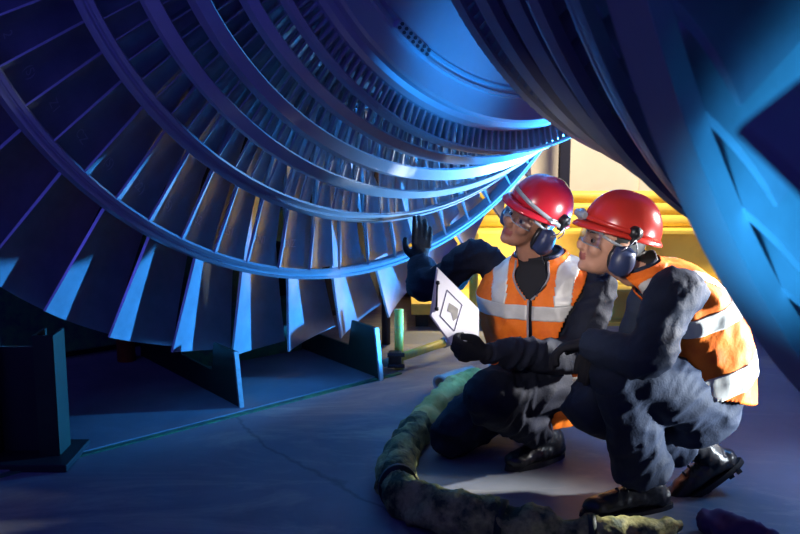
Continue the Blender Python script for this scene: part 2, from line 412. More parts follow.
# shroud rings
for side in (1, -1):
    for i, (ti, ri, to, ro) in RING.items():
        th = .010; w_ = STG[i]['ax'] * (.9 if i > 1 else .6)
        if i in (1, 2):      # two ridges with a groove between them
            g1 = .38; g2 = .62
            def q(u, d=0): return (ti + (to - ti) * u + d, ri + (ro - ri) * u)
            prof = [(ti + .004, ri - .004), q(0), q(g1 - .06), q(g1, .007), q(g2, .007), q(g2 + .06), (to, ro), (ti + w_ + .004, ro + .002), (ti + w_ + .004, ri + .002)]
        else:
            prof = [(ti + .003, ri - .003), (ti, ri), (to, ro), (ti + w_ + .01, ro + .001), (ti + w_ + .01, ri + .001)]
        rpart('shroud_ring', lathe(prof, 240, True, side), 'ring_steel', True, 25)
    # wheel body: hub rims carrying the blades, face and groove towards the middle
    prof = [(2.050, .20), (2.050, .398), (2.046, .4015), (2.046, .4025), (2.054, .4045), (2.054, .4105), (2.047, .4125), (2.047, .417), (2.052, .419), (2.053, .452), (2.058, .456), (2.072, .456), (2.076, .464), (2.083, .4705),
            (2.118, .4705), (2.120, .44), (2.140, .43), (2.150, .45), (2.185, .45), (2.19, .42), (2.225, .42), (2.232, .446), (2.275, .446), (2.28, .41), (2.292, .41), (2.297, .446), (2.343, .446),
            (2.35, .40), (2.39, .40), (2.40, .441), (2.46, .441), (2.47, .38), (2.56, .38), (2.57, .441), (2.65, .441), (2.66, .35), (2.80, .35), (2.82, .441), (2.92, .441), (2.93, .30), (3.05, .22), (3.05, .0)]
    rpart('wheel', lathe([(TM, .0), (TM, .20)] + prof, 240, False, side), 'disc_steel', True, 20)
    rpart('shaft', lathe([(3.04, 0), (3.04, .19), (3.16, .19), (3.165, .15), (3.20, .15), (3.20, 0)], 96, False, side), 'disc_steel', True, 25)
# locking strip with screws in the face groove
tA, tB = math.radians(-131), math.radians(-121.0)
V, F = [], []; nseg = 10
for k in range(nseg + 1):
    th = tA + (tB - tA) * k / nseg
    for t, r in ((2.0405, .4035), (2.0405, .4180), (2.054, .4185), (2.054, .403)): V.append(rp(T(t), r * R, th))
for k in range(nseg):
    for q in range(4): F.append((k * 4 + q, k * 4 + (q + 1) % 4, k * 4 + 4 + (q + 1) % 4, k * 4 + 4 + q))
F += [(0, 1, 2, 3), (nseg * 4 + 3, nseg * 4 + 2, nseg * 4 + 1, nseg * 4)]
strip = rpart('locking_strip', (V, F), 'disc_steel', False)
for k in range(7):
    th = tA + (tB - tA) * (k + .5) / 7
    for rr in (.4072, .4142):
        c = rp(T(2.0395), rr * R, th); vf = tube([c - Vector((.003, 0, 0)), c + Vector((.006, 0, 0))], .006, 8)
        rp_ = link('screw', mesh('screw', vf[0], vf[1], MAT['dark_steel'], False), strip)
# stamped characters near the tips of the second row and the nearest big blade
def text_mesh(txt):
    cu = bpy.data.curves.new('t', 'FONT'); cu.body = txt; cu.align_x = 'CENTER'; cu.align_y = 'CENTER'; cu.size = 1; cu.space_line = .8
    o = bpy.data.objects.new('t', cu); COL.objects.link(o); dg = bpy.context.evaluated_depsgraph_get(); e = o.evaluated_get(dg); m = e.to_mesh()
    V = [v.co.copy() for v in m.vertices]; F = [tuple(p.vertices) for p in m.polygons]; e.to_mesh_clear(); bpy.data.objects.remove(o); bpy.data.curves.remove(cu)
    return V, F
words = ['RSNZ', 'RSNI', 'ZS1', 'S2', '(S)', '(22)', '(S)', 'CZ', 'Z1', '(S)', '2']
base_th = -102.5
for k, wd in enumerate(words):
    key = None
    for (sd, i, td), o in stamped.items():
        if sd == 1 and i == 1 and abs(td - (base_th - 5.4545 * k)) < 1.5: key = o
    if key is None: continue
    TV, TF = text_mesh(wd); s = STG[1]; V = []
    hgt = .052
    for v in TV:
        uu = .42 + v.x * hgt / .20; ff = .845 - v.y * hgt / ((s['tip'] - s['hub']) * R)
        V.append(surf_point(s, 1, 1, ff, min(max(uu, .02), .98)))
    link('stamped_characters', mesh('stamped_characters', V, TF, MAT['stamp'], False), key)

# ------------------------------------------------------------------ cradle under the rotor, trestle, floor pad
def loc_w(t, n, z): return Vector((MID.x, MID.y, 0)) + AX * t + NX * n + Vector((0, 0, z))
cr = empty('rotor_cradle', loc_w(2.4, 0, 0), math.atan2(AX.y, AX.x)); tag(cr, 'dark green plate cradle standing on the floor under the big blades', 'stand')
def prism(pts, thick):
    """pts in (t,z) local; thickness along local y"""
    n = len(pts); V = [Vector((p[0], -thick / 2, p[1])) for p in pts] + [Vector((p[0], thick / 2, p[1])) for p in pts]
    return V, [tuple(range(n)), tuple(range(2 * n - 1, n - 1, -1))] + [(k, k + n, (k + 1) % n + n, (k + 1) % n) for k in range(n)]
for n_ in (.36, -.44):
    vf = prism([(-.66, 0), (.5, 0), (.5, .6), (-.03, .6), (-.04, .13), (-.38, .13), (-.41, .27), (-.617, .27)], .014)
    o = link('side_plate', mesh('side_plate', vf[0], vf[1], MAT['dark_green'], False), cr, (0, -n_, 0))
    vf = prism([(-.675, 0), (-.66, 0), (-.617, .27), (-.632, .27)], .022)
    link('edge_strip', mesh('edge_strip', vf[0], vf[1], MAT['galv'], False), o)
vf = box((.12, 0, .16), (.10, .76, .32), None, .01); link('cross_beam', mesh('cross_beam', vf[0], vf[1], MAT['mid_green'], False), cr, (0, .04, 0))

tb = G(22, 466); tr = empty('steel_trestle', (tb.x, tb.y, 0)); tag(tr, 'dark steel trestle column standing at the far left edge', 'stand')
for nm, dx, w1, h1, dy in (('column', -.16, .10, .68, .0), ('column', .10, .07, .52, .04)):
    wobj(nm, join(box((tb.x + dx, tb.y + dy, h1 / 2), (w1, .012, h1)), box((tb.x + dx - w1 / 2, tb.y + dy + .06, h1 / 2), (.012, .13, h1)), box((tb.x + dx + w1 / 2, tb.y + dy + .06, h1 / 2), (.012, .13, h1))), MAT['dark_green'], tr, False)
wobj('web_plate', box((tb.x - .03, tb.y + .10, .24), (.30, .012, .44)), MAT['dark_paint'], tr, False)
wobj('base_plate', box((tb.x - .03, tb.y + .08, .015), (.46, .30, .03), None, .004), MAT['dark_paint'], tr, False)

# raised slab edge running under the rotor
e0, e1 = G(-120, 506), G(398, 373)
dv = (e1 - e0).normalized(); nv = Vector((-dv.y, dv.x, 0))
def slab(a, b, n, wdt, z0, z1):
    q = [a, b, b + n * wdt, a + n * wdt]; return [Vector((p.x, p.y, z0)) for p in q] + [Vector((p.x, p.y, z1)) for p in q], [(3, 2, 1, 0), (4, 5, 6, 7), (0, 1, 5, 4), (1, 2, 6, 5), (2, 3, 7, 6), (3, 0, 4, 7)]
struct('trim_4', slab(e0, e1, nv, 2.6, -.02, .012), 'concrete_pad')
struct('trim_5', slab(e0 - nv * .03, e1 - nv * .03, nv, .03, -.02, .006), 'mid_green')

# machine casing glimpsed behind the blades
cs = empty('machine_casing', loc_w(3.9, -.95, 0), math.atan2(AX.y, AX.x)); tag(cs, 'dark green machine casing on the floor behind the rotor', 'machine')
def cpart(nm, vf, m): return link(nm, mesh(nm, vf[0], vf[1], MAT[m], False), cs)
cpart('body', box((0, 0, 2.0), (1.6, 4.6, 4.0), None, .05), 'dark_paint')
cpart('flange', box((-.83, 0, 1.5), (.07, 4.64, .22), None, .02), 'dark_green')
cpart('lower_panel', box((-.815, -.8, .40), (.04, 2.0, .7), None, .01), 'mid_green')
ol = loc_w(2.85, -.55, 0); o = wobj('orange_pipe', tube([ol, ol + Vector((0, 0, 2.0))], .05, 14), MAT['orange_paint'], base=ol)
tag(o, 'orange painted pipe glimpsed between the blades on the left', 'pipe')

# ------------------------------------------------------------------ yellow scaffolding and beams
def pipe(name, a, b, r, m, parent=None, base=None, n=14): return wobj(name, tube([a, b], r, n), MAT[m], parent, True, base)
sb = G(399, 369); sf = empty('tube_scaffold', (sb.x, sb.y, 0)); tag(sf, 'short yellow scaffold post with a clamped horizontal tube beside the blades', 'scaffold')
pipe('post', (sb.x, sb.y, 0), (sb.x, sb.y, .325), .024, 'yellow_scaffold', sf)
ha = P(397, 357, sb.y - .03); hb = P(446, 342, sb.y + .18); hc = P(383, 364, sb.y - .06)
ha.y -= .03
pipe('ledger_tube', ha, hb, .023, 'yellow_scaffold', sf)
pipe('ledger_tube', ha, hc, .021, 'galv', sf)
d_ = (hb - ha).normalized(); pipe('end_cap', hb - d_ * .02, hb + d_ * .05, .030, 'galv', sf)
wobj('coupler', join(box(ha + Vector((-.01, .01, 0)), (.07, .085, .07), None, .012), tube([ha + Vector((-.05, -.04, .03)), ha + Vector((.04, -.04, .03))], .012, 8), tube([ha + Vector((-.05, -.04, -.03)), ha + Vector((.04, -.04, -.03))], .012, 8)), MAT['black_plastic'], sf, False)
p2 = G(386, 344); o = pipe('scaffold_post', (p2.x, p2.y, 0), (p2.x, p2.y, .75), .026, 'post_dark', None, (p2.x, p2.y, 0)); tag(o, 'dark blue scaffold post behind the lowest blades', 'post')
p3 = G(473, 333); o = pipe('scaffold_post', (p3.x, p3.y, 0), (p3.x, p3.y, .62), .027, 'yellow_scaffold', None, (p3.x, p3.y, 0)); tag(o, 'yellow scaffold post rising behind the clipboard', 'post')
# big yellow box girder behind the workers
bg = empty('yellow_girder', (1.3, 7.35, 0)); tag(bg, 'long yellow steel box girder lying on the floor behind the workers', 'girder')
wobj('web', box((1.35, 7.35, .29), (3.1, .45, .34), None, .01), MAT['yellow_paint'], bg, False)
wobj('flange', box((1.35, 7.33, .475), (3.14, .56, .03), None, .004), MAT['yellow_paint'], bg, False)
wobj('flange', box((1.35, 7.33, .105), (3.14, .56, .03), None, .004), MAT['yellow_paint'], bg, False)
for x in (.35, 1.05, 1.75, 2.45): wobj('stiffener', box((x, 7.10, .29), (.02, .06, .34)), MAT['yellow_paint'], bg, False)
for x in (.1, 2.6): wobj('skid', box((x, 7.35, .045), (.18, .5, .09), None, .005), MAT['dark_paint'], bg, False)
ys = [(7.22, .535, .045), (7.33, .535, .045), (7.44, .535, .045), (7.275, .617, .045), (7.385, .617, .045), (7.32, .70, .045)]
lab = ['front tube of the bottom layer of yellow tubes on the girder', 'middle tube of the bottom layer of yellow tubes on the girder', 'rear tube of the bottom layer of yellow tubes on the girder', 'front tube of the second layer of yellow tubes on the girder', 'rear tube of the second layer of yellow tubes on the girder', 'single topmost yellow tube of the stack on the girder']
for k, (y, z, r) in enumerate(ys):
    x0 = .55 + R_.uniform(-.1, .2); x1 = 2.75 + R_.uniform(-.2, .2)
    n0 = tube([(x0, y, z), (x1, y + R_.uniform(-.01, .01), z)], r, 14); o = wobj('scaffold_tube', n0, MAT['yellow_paint'], base=(x0, y, z)); tag(o, lab[k], 'tube', 'yellow tubes stacked on the girder')
yp = empty('yellow_platform', (.62, 6.56, 0)); tag(yp, 'low yellow steel platform on dark skids between the clipboard and the girder', 'platform')
wobj('deck', box((.62, 6.56, .145), (1.10, .94, .03), None, .004), MAT['yellow_paint'], yp, False)
wobj('edge_rail', box((.62, 6.10, .115), (1.10, .02, .05)), MAT['yellow_paint'], yp, False)
for x in (.14, .62, 1.10): wobj('skid', box((x, 6.58, .065), (.08, .86, .13)), MAT['dark_paint'], yp, False)
yb = empty('yellow_beam', (2.10, 6.3, 0)); tag(yb, 'low yellow steel channel on the floor behind the right worker', 'beam')
wobj('web', box((2.10, 6.3, .12), (1.7, .03, .2)), MAT['yellow_paint'], yb, False)
wobj('flange', box((2.10, 6.24, .225), (1.7, .16, .02)), MAT['yellow_paint'], yb, False); wobj('flange', box((2.10, 6.24, .012), (1.7, .16, .02)), MAT['yellow_paint'], yb, False)

# ------------------------------------------------------------------ people
def nrm(v): return Vector(v).normalized()
def ortho(front, up):
    f = nrm(front); u = Vector(up); u = (u - f * u.dot(f)).normalized(); return f, u.cross(f).normalized(), u      # front, left, up
def torso_grid(secs, nu=150, nv=110):
    """secs: (center, half width, half depth, left, front); returns function (s in 0..1, phi) -> point ; phi 0 = front, +90 = left"""
    cs_ = spline([s[0] for s in secs], 8); A = lerpl([(s[1], s[2]) for s in secs], 8)
    L = spline([s[3] for s in secs], 8); Fv = spline([s[4] for s in secs], 8); m = len(cs_) - 1
    def fn(s, phi, off=0.0):
        x = min(max(s, 0), 1) * m; k = min(int(x), m - 1); e = x - k
        c = cs_[k].lerp(cs_[k + 1], e); a = A[k][0] + (A[k + 1][0] - A[k][0]) * e; b = A[k][1] + (A[k + 1][1] - A[k][1]) * e
        l = nrm(L[k].lerp(L[k + 1], e)); f = nrm(Fv[k].lerp(Fv[k + 1], e)); ex = 2 / 2.5
        cx, sx = math.cos(phi), math.sin(phi)
        return c + f * ((b + off) * math.copysign(abs(cx) ** ex, cx)) + l * ((a + off) * math.copysign(abs(sx) ** ex, sx))
    return fn
def grid_mesh(fn, s0, s1, ns, nphi, off, cap=True):
    V = [fn(s0 + (s1 - s0) * j / (ns - 1), 2 * pi * k / nphi, off) for j in range(ns) for k in range(nphi)]
    F = [(j * nphi + k, j * nphi + (k + 1) % nphi, (j + 1) * nphi + (k + 1) % nphi, (j + 1) * nphi + k) for j in range(ns - 1) for k in range(nphi)]
    if cap:
        F.append(tuple(range(nphi))[::-1]); F.append(tuple((ns - 1) * nphi + k for k in range(nphi)))
    return V, F
def head_parts(C, f, l, u, neck):
    M = M3(f, l, u)
    def q(a, b, c): return C + f * a + l * b + u * c
    pr = [ball(q(-.012, 0, .022), (.100, .079, .102), M), ball(q(.030, 0, -.045), (.064, .060, .076), M), ball(q(.046, 0, -.088), (.044, .047, .034), M),
          ball(q(.074, 0, -.103), (.022, .024, .019), M), tube([q(.086, 0, .004), q(.104, 0, -.022), q(.116, 0, -.040)], [.010, .012, .013], 10), ball(q(.104, 0, -.045), (.016, .019, .010), M),
          ball(q(.090, 0, -.066), (.013, .024, .0075), M), ball(q(.088, 0, -.078), (.012, .021, .008), M)]
    for s in (1, -1):
        pr += [ball(q(.080, s * .030, .010), (.016, .030, .012), M), ball(q(.066, s * .040, -.036), (.026, .024, .026), M), ball(q(-.008, s * .080, -.022), (.022, .010, .034), M)]
    pr.append(tube([q(-.022, 0, -.045), (q(-.02, 0, -.10) + neck) * .5, neck], [(.058, .060), (.058, .060), (.070, .066)], 16))
    return pr
def limb(pts, rad, n=14, k=5): return tube(spline(pts, k), lerpl(rad, k), n)
def hand_parts(W, d, pn, side, curl, spread=.0, thumb=(.5, .35), r=.0105, index_curl=None, sk=False, hs=1.0):
    """W wrist, d forward, pn palm normal (palm faces pn), side=+1: thumb on cross(d,pn) side"""
    g_ = .74 if sk else 1.0; r = r * g_
    d = nrm(d); pn = (Vector(pn) - d * Vector(pn).dot(d)).normalized(); t = d.cross(pn) * side
    def q(a, b, c): return W + (d * a + t * b + pn * c) * hs
    pr = [tube([q(-.03, 0, 0), q(.0, 0, 0), q(.03, .002, 0), q(.065, .002, 0), q(.092, 0, 0)], [(x * g_, y * g_) for x, y in ((.026, .020), (.028, .021), (.038, .018), (.042, .016), (.040, .013))], 14, True, t)]
    bases = [(.090, .029), (.095, .010), (.091, -.010), (.082, -.028)]; lens = [(.043, .026, .022), (.048, .030, .024), (.044, .028, .023), (.034, .021, .019)]
    for k in range(4):
        p = q(bases[k][0] - .01, bases[k][1], 0); an = 0; pts = [p - d * .02, p]; side_sp = (1.5 - k) * spread
        for j, ln in enumerate(lens[k]):
            c = (index_curl if (k == 0 and index_curl is not None) else curl)
            an += c[j]; dd = (d * math.cos(an) + pn * math.sin(an) + t * side_sp).normalized(); p = p + dd * (ln * hs); pts.append(p)
        pr.append(tube(spline(pts, 3), lerpl([r * 1.05, r * 1.08, r, r * .95, r * .78], 3), 10))
    p = q(.018, .026, .004); d1 = (d * .62 + t * thumb[0] + pn * thumb[1]).normalized(); d2 = (d * .85 + t * thumb[0] * .3 + pn * thumb[1] * .9).normalized(); d3 = (d * .95 + pn * thumb[1] * 1.0).normalized()
    pts = [p - d1 * .02, p + d1 * .018, p + d1 * .040, p + d1 * .040 + d2 * .032, p + d1 * .040 + d2 * .032 + d3 * .025]
    pr.append(tube(spline(pts, 3), lerpl([r * 1.5, r * 1.45, r * 1.2, r * 1.05, r * .85], 3), 10))
    return pr
def boot(person, ank, toe_dir, up, shaft_dir, name='boot', S=1.0):
    """ank: ankle joint; toe_dir along the sole; up: away from the sole"""
    f, l, u = ortho(toe_dir, up); M = M3(f, l, u)
    def q(a, b, c): return ank + f * (a * S) + l * (b * S) + u * c
    sh = nrm(shaft_dir)
    up_ = blob(join(limb([q(-.065, 0, -.062), q(-.02, 0, -.045), q(.06, 0, -.050), q(.13, 0, -.062), q(.185, 0, -.072)], [(.036, .036), (.042, .045), (.045, .043), (.049, .036), (.038, .026)]),
                    ball(q(.155, 0, -.068), (.058, .050, .034), M), ball(q(-.045, 0, -.055), (.045, .038, .042), M),
                    limb([q(-.02, 0, -.05), q(-.012, 0, -.01), ank + sh * .06, ank + sh * .13], [(.052, .045), (.055, .050), (.056, .054), (.058, .058)])), .007, 4)
    up_ = wrinkle(up_, .004, 26, 3)
    b = wobj(name, up_, MAT['boot_leather'], person)
    # sole with lugs
    out = []
    for k in range(28):
        t = 2 * pi * k / 28; x = math.cos(t); y = math.sin(t); a = .06 + .155 * x; wd = (.047 if a > .08 else .038 + .009 * max(0, (a + .09) / .17)); out.append((a, y * wd * (1 if abs(x) < .97 else .9)))
    V = []; 
    for z in (-.082, -.103): V += [q(a * (1.02 if z < -.09 else 1), b_ * 1.04, z) for a, b_ in out]
    F = [tuple(range(28)), tuple(range(55, 27, -1))] + [(k, k + 28, (k + 1) % 28 + 28, (k + 1) % 28) for k in range(28)]
    vf = join((V, F), *[box(q(a, 0, -.108), (.020, .074, .012), M) for a in (-.06, -.03, .06, .095, .13, .165)])
    wobj('sole', vf, MAT['boot_sole'], b, False)
    # laces
    ls = []
    for k in range(5):
        c = q(.095 - .026 * k, 0, -.018 + .012 * k); ls.append(tube(spline([c + l * .026 - u * .012, c + u * .010, c - l * .026 - u * .012], 4), .0032, 6))
    c = q(-.01, 0, .05) + f * .05
    ls.append(tube(spline([c, c + l * .02 + f * .02 + u * .012, c + l * .03 + f * .015 - u * .03], 4), .0028, 6)); ls.append(tube(spline([c, c - l * .02 + f * .022 + u * .008, c - l * .028 + f * .02 - u * .035], 4), .0028, 6))
    wobj('lace', join(*ls), MAT['lace'], b)
    return b
def helmet(person, C, f, l, u, m, S=1.0):
    """C centre of the rim plane"""
    n = 64; rows = 16; V, F = [], []
    def q(a, b, c): return C + (f * a + l * b + u * c) * S
    def rim(t): return .138 * math.cos(t) + .004, .116 * math.sin(t)
    for j in range(rows):
        e = (pi / 2) * j / (rows - 1); cz = math.sin(e); cr = math.cos(e) ** .80
        for k in range(n):
            t = 2 * pi * k / n; a, b = rim(t); x, y = a * cr, b * cr; z = .132 * cz
            rid = .005 * math.exp(-(y / .016) ** 2) * (1 if j > 3 else j / 3); z += rid * (.4 + .6 * cz); x *= 1 + rid * .6
            V.append(q(x, y, z))
    for j in range(rows - 1):
        for k in range(n): F.append((j * n + k, j * n + (k + 1) % n, (j + 1) * n + (k + 1) % n, (j + 1) * n + k))
    # rain gutter rim and peak
    base = len(V); ring = []
    for k in range(n):
        t = 2 * pi * k / n; a, b = rim(t); fr = max(0, math.cos(t)) ** 2.2; ex = .010 + .020 * fr
        nx, ny = math.cos(t), math.sin(t)
        for dx, dz in ((0, 0), (ex * .5, -.004 - .006 * fr), (ex, -.010 - .014 * fr), (ex + .001, -.014 - .014 * fr), (ex * .5, -.010 - .006 * fr), (-.002, -.006)):
            V.append(q(a + nx * dx, b + ny * dx, dz))
    for k in range(n):
        k2 = (k + 1) % n
        for i in range(5): F.append((base + k * 6 + i, base + k * 6 + i + 1, base + k2 * 6 + i + 1, base + k2 * 6 + i)[::-1])
    vf = (V, F)
    h = wobj('helmet', vf, MAT[m], person); md = h.modifiers.new('s', 'SOLIDIFY'); md.thickness = .0025; md.offset = -1
    V = []; n2 = 48
    for k in range(n2):
        t = 2 * pi * k / n2; a, b = rim(t)
        for r_, z in ((.93, .012), (.93, -.012), (.90, -.012), (.90, .012)): V.append(q(a * r_, b * r_, z))
    wobj('head_band', (V, [(k * 4 + i, k * 4 + (i + 1) % 4, ((k + 1) % n2) * 4 + (i + 1) % 4, ((k + 1) % n2) * 4 + i) for k in range(n2) for i in range(4)]), MAT['black_plastic'], h)
    return h, q
def muff(person, C, out, f, u, knob, S=1.0):
    """ear defender: cup centre C, outward direction, knob position on the helmet"""
    out = nrm(out); f2, o2, u2 = ortho(out, u); M = M3(out, nrm(u2.cross(out)), u2)
    cup = blob(join(ball(C + out * .012, (.032, .044, .054), M, 24, 16), box(C + out * .006, (.040, .076, .094), M, .014)), .004, 5)
    e = wobj('ear_defender', cup, MAT['muff_blue'], person)
    w_ = M @ Vector((0, 1, 0))
    cush = []
    for k in range(21):
        t = 2 * pi * k / 20; cush.append(C - out * .020 + w_ * (.030 * math.cos(t)) + u2 * (.042 * math.sin(t)))
    wobj('cushion', tube(cush, .011, 8, False), MAT['black_plastic'], e)
    kb = blob(join(tube([knob - out * .012, knob + out * .014], [.025, .023], 16), tube([knob, knob.lerp(C, .38) + out * .016], [(.014, .020), (.010, .013)], 12), ball(knob + out * .012, .015)), .004, 3)
    wobj('pivot_arm', kb, MAT['black_plastic'], e)
    for s in (1, -1):
        wobj('wire_arm', tube(spline([knob + out * .016 - u2 * .02, knob.lerp(C, .45) + out * .032 + w_ * (.016 * s), C + out * .034 + w_ * (.030 * s) + u2 * .034], 6), .0026, 6), MAT['wire'], e)
    return e
def glasses(person, C, f, l, u):
    def q(a, b, c): return C + f * a + l * b + u * c
    V, F = [], []; n = 22; m = 7
    for i in range(n + 1):
        t = -1 + 2 * i / n; an = t * 1.18
        for j in range(m + 1):
            h = j / m; z = .026 - .050 * h; dip = .012 * math.exp(-(t / .16) ** 2) * h
            V.append(q(.040 + .080 * math.cos(an) - .004 * h, .082 * math.sin(an), z + dip + .004 * (1 - abs(t)) * 0))
    for i in range(n):
        for j in range(m): F.append((i * (m + 1) + j, (i + 1) * (m + 1) + j, (i + 1) * (m + 1) + j + 1, i * (m + 1) + j + 1))
    gl = empty('safety_glasses', Vector((0, 0, 0))); gl.parent = person
    gl.location = C - wloc(person)
    o = wobj('lens', (V, F), MAT['lens'], gl); md = o.modifiers.new('s', 'SOLIDIFY'); md.thickness = .002
    top = [V[i * (m + 1)] for i in range(n + 1)]; wobj('brow_bar', tube(top, .0046, 6), MAT['clear_strap'], gl)
    wobj('lower_rim', tube([V[i * (m + 1) + m] for i in range(n + 1)], .0022, 6), MAT['clear_strap'], gl)
    for s in (1, -1):
        e = V[n * (m + 1) + 1] if s > 0 else V[1]
        wobj('temple', tube([e, q(.02, s * .086, .006), q(-.045, s * .088, -.004)], [.0055, .005, .004], 8), MAT['clear_strap'], gl)
    return gl
def eyes(person, C, f, l, u):
    for s in (1, -1):
        c = C + f * .0765 + l * (s * .031) - u * .010
        e = wobj('eye', ball(c, .0125, None, 14, 10), MAT['eye_white'], person)
        wobj('iris', ball(c + f * .0072 + l * .002, (.0072, .0072, .0072), None, 10, 8), MAT['iris'], e)
        b = C + f * .093 + l * (s * .031) + u * .016
        wobj('eyebrow', tube([b + l * (s * -.018) - u * .002, b + u * .003, b + l * (s * .020) - f * .012 - u * .003], [.003, .0042, .0025], 8), MAT['hair'], person)
def vest(person, fn, s0, s1, shoulders, neck_cut, front_open, stripes_h, stripes_v, seed, flare=.0):
    """shell over the torso; stripes are raised pieces of their own"""
    ns, nphi = 150, 200
    def pt(j, k, off):
        s = s0 + (s1 - s0) * j / (ns - 1); ph = 2 * pi * (k % nphi) / nphi
        p = fn(s, ph, off + flare * max(0, 1 - j / 50) ** 2)
        return p
    def uv(j, k):
        ph = 2 * pi * (k % nphi) / nphi; ph = ph if ph <= pi else ph - 2 * pi
        return s0 + (s1 - s0) * j / (ns - 1), ph
    def keep(j, k):
        s, ph = uv(j, k); p = pt(j, k, 0)
        for (a, d, r) in shoulders:
            w_ = p - a; ax = w_.dot(d)
            if ax > -.02 and (w_ - d * ax).length < r: return False
        if neck_cut(s, ph): return False
        return True
    nz = {}
    def disp(j, k):
        key = (j, k % nphi)
        if key not in nz:
            p = pt(j, k, 0); q = Vector((p.x * 1.2, p.y * 1.2, p.z * .8)) * 11 + Vector((seed * 3.3, seed, 0))
            nz[key] = .008 * (1 - 2 * abs(noise.noise(q))) + .004 * noise.noise(q * 2.7)
        return nz[key]
    def build(mask, off):
        idx = {}; V, F = [], []
        for j in range(ns - 1):
            for k in range(nphi):
                if not mask(j, k): continue
                q = []
                for (jj, kk) in ((j, k), (j, (k + 1) % nphi), (j + 1, (k + 1) % nphi), (j + 1, k)):
                    if (jj, kk) not in idx:
                        idx[(jj, kk)] = len(V); V.append(pt(jj, kk, off + disp(jj, kk)))
                    q.append(idx[(jj, kk)])
                F.append(tuple(q))
        return V, F
    K = [[keep(j, k) for k in range(nphi)] for j in range(ns)]
    v = wobj('vest', build(lambda j, k: K[j][k], .020), MAT['vest_orange'], person)
    md = v.modifiers.new('s', 'SOLIDIFY'); md.thickness = .004; md.offset = -1
    for (a, b) in stripes_h:
        o = wobj('reflective_stripe', build(lambda j, k: K[j][k] and a <= uv(j, k)[0] <= b, .0225), MAT['stripe'], v); md = o.modifiers.new('s', 'SOLIDIFY'); md.thickness = .003; md.offset = -1
    for test in stripes_v:
        o = wobj('reflective_stripe', build(lambda j, k: K[j][k] and test(*uv(j, k), pt(j, k, 0)), .0225), MAT['stripe'], v); md = o.modifiers.new('s', 'SOLIDIFY'); md.thickness = .003; md.offset = -1
    return v, pt, disp

# ---- rear worker: kneels facing the rotor, clipboard in one hand, the other up at the blades
baseA = G(520, 452)
RS, LS = P(478, 254, 3.98), P(598, 281, 3.77)
RH, LH = P(528, 385, 4.05), P(572, 388, 3.84)
REl, RWr = P(423, 283, 4.12), P(420, 262, 4.25)
LEl, LWr = P(570, 355, 3.66), P(484, 353, 3.43)
RKn, LKn = P(450, 436, 3.86), P(488, 398, 3.55)
RAn, LAn = Vector((.56, 4.27, .12)), P(548, 436, 3.82)
hipA = (RH + LH) * .5; nkA = P(540, 262, 3.86)
leftA = nrm(LS - RS); upA = nrm(nkA - hipA)
frA = nrm(leftA.cross(upA)) ; leftA = nrm(upA.cross(frA))
# pelvis faces a little further left than the chest
leftP = nrm((LH - RH)); leftP = nrm(leftP - upA * leftP.dot(upA)); frP = leftP.cross(upA)
def cA(f, fw=0, lf=0): return hipA.lerp(nkA, f) + frA * fw + leftA * lf
secsA = [(cA(-.16, .01), .185, .160, leftP, frP), (cA(0, .01), .225, .175, leftP, frP), (cA(.28, .015), .200, .150, leftA, frA), (cA(.55, .02), .222, .150, leftA, frA), (cA(.78, .012), .236, .130, leftA, frA),
         (cA(.94), .190, .095, leftA, frA), (cA(1.03, .0), .088, .074, leftA, frA), (cA(1.10, .012), .066, .064, leftA, frA)]
fnA = torso_grid(secsA)
hdA = P(531, 219, 3.80)
fA, lA, uA = ortho((-.70, -.64, .26), (.60, 0, .80))
HA1 = (RWr, (.10, .22, 1), (-.2, .9, -.1), 1, (.22, .30, .25), .05, (.75, .25), .0125, (.05, .05, .05)); HA2 = (LWr, Vector((-1, -.15, .10)), (.10, .92, .30), -1, (1.05, 1.05, .7), .02, (.75, -.10), .0128)
bodyA = join(grid_mesh(fnA, .05, 1.0, 24, 24, -.022), *head_parts(hdA, fA, lA, uA, nkA),
             limb([RS, REl], [.048, .040]), limb([REl, RWr], [.040, .026]), limb([LS, LEl], [.048, .040]), limb([LEl, LWr], [.040, .026]),
             limb([RH, RKn], [.080, .052]), limb([RKn, RAn], [.050, .034]), limb([LH, LKn], [.080, .052]), limb([LKn, LAn], [.050, .034]),
             *hand_parts(*HA1, sk=True, hs=1.12), *hand_parts(*HA2, sk=True))
def skin_obj(bd, C, f, l, u, mts):
    V, F = blob(bd, .0062, 3, .45); fm = []
    for q in F:
        c = (V[q[0]] + V[q[2]]) * .5 - C; a, b, z = c.dot(f), c.dot(l), c.dot(u)
        hair = (z > .035 and a < .085) or (a < -.03 and z > -.03 and abs(b) < .1) or (abs(a + .0) < .022 and z > -.03 and abs(b) > .066 and abs(b) < .078)
        lip = a > .083 and abs(b) < .024 and (-.084 < z < -.060)
        fm.append(1 if lip else (2 if hair and c.length < .16 else 0))
    return V, F, fm
V, F, fm = skin_obj(bodyA, hdA, fA, lA, uA, None)
pA = wobj('person', (V, F), [MAT['skin_a'], MAT['lips'], MAT['hair']], base=(baseA.x, baseA.y, 0), fm=fm)
tag(pA, 'kneeling worker in orange vest and red helmet holding a clipboard, reaching to the blades', 'person', 'workers crouching under the rotor')
eyes(pA, hdA, fA, lA, uA)
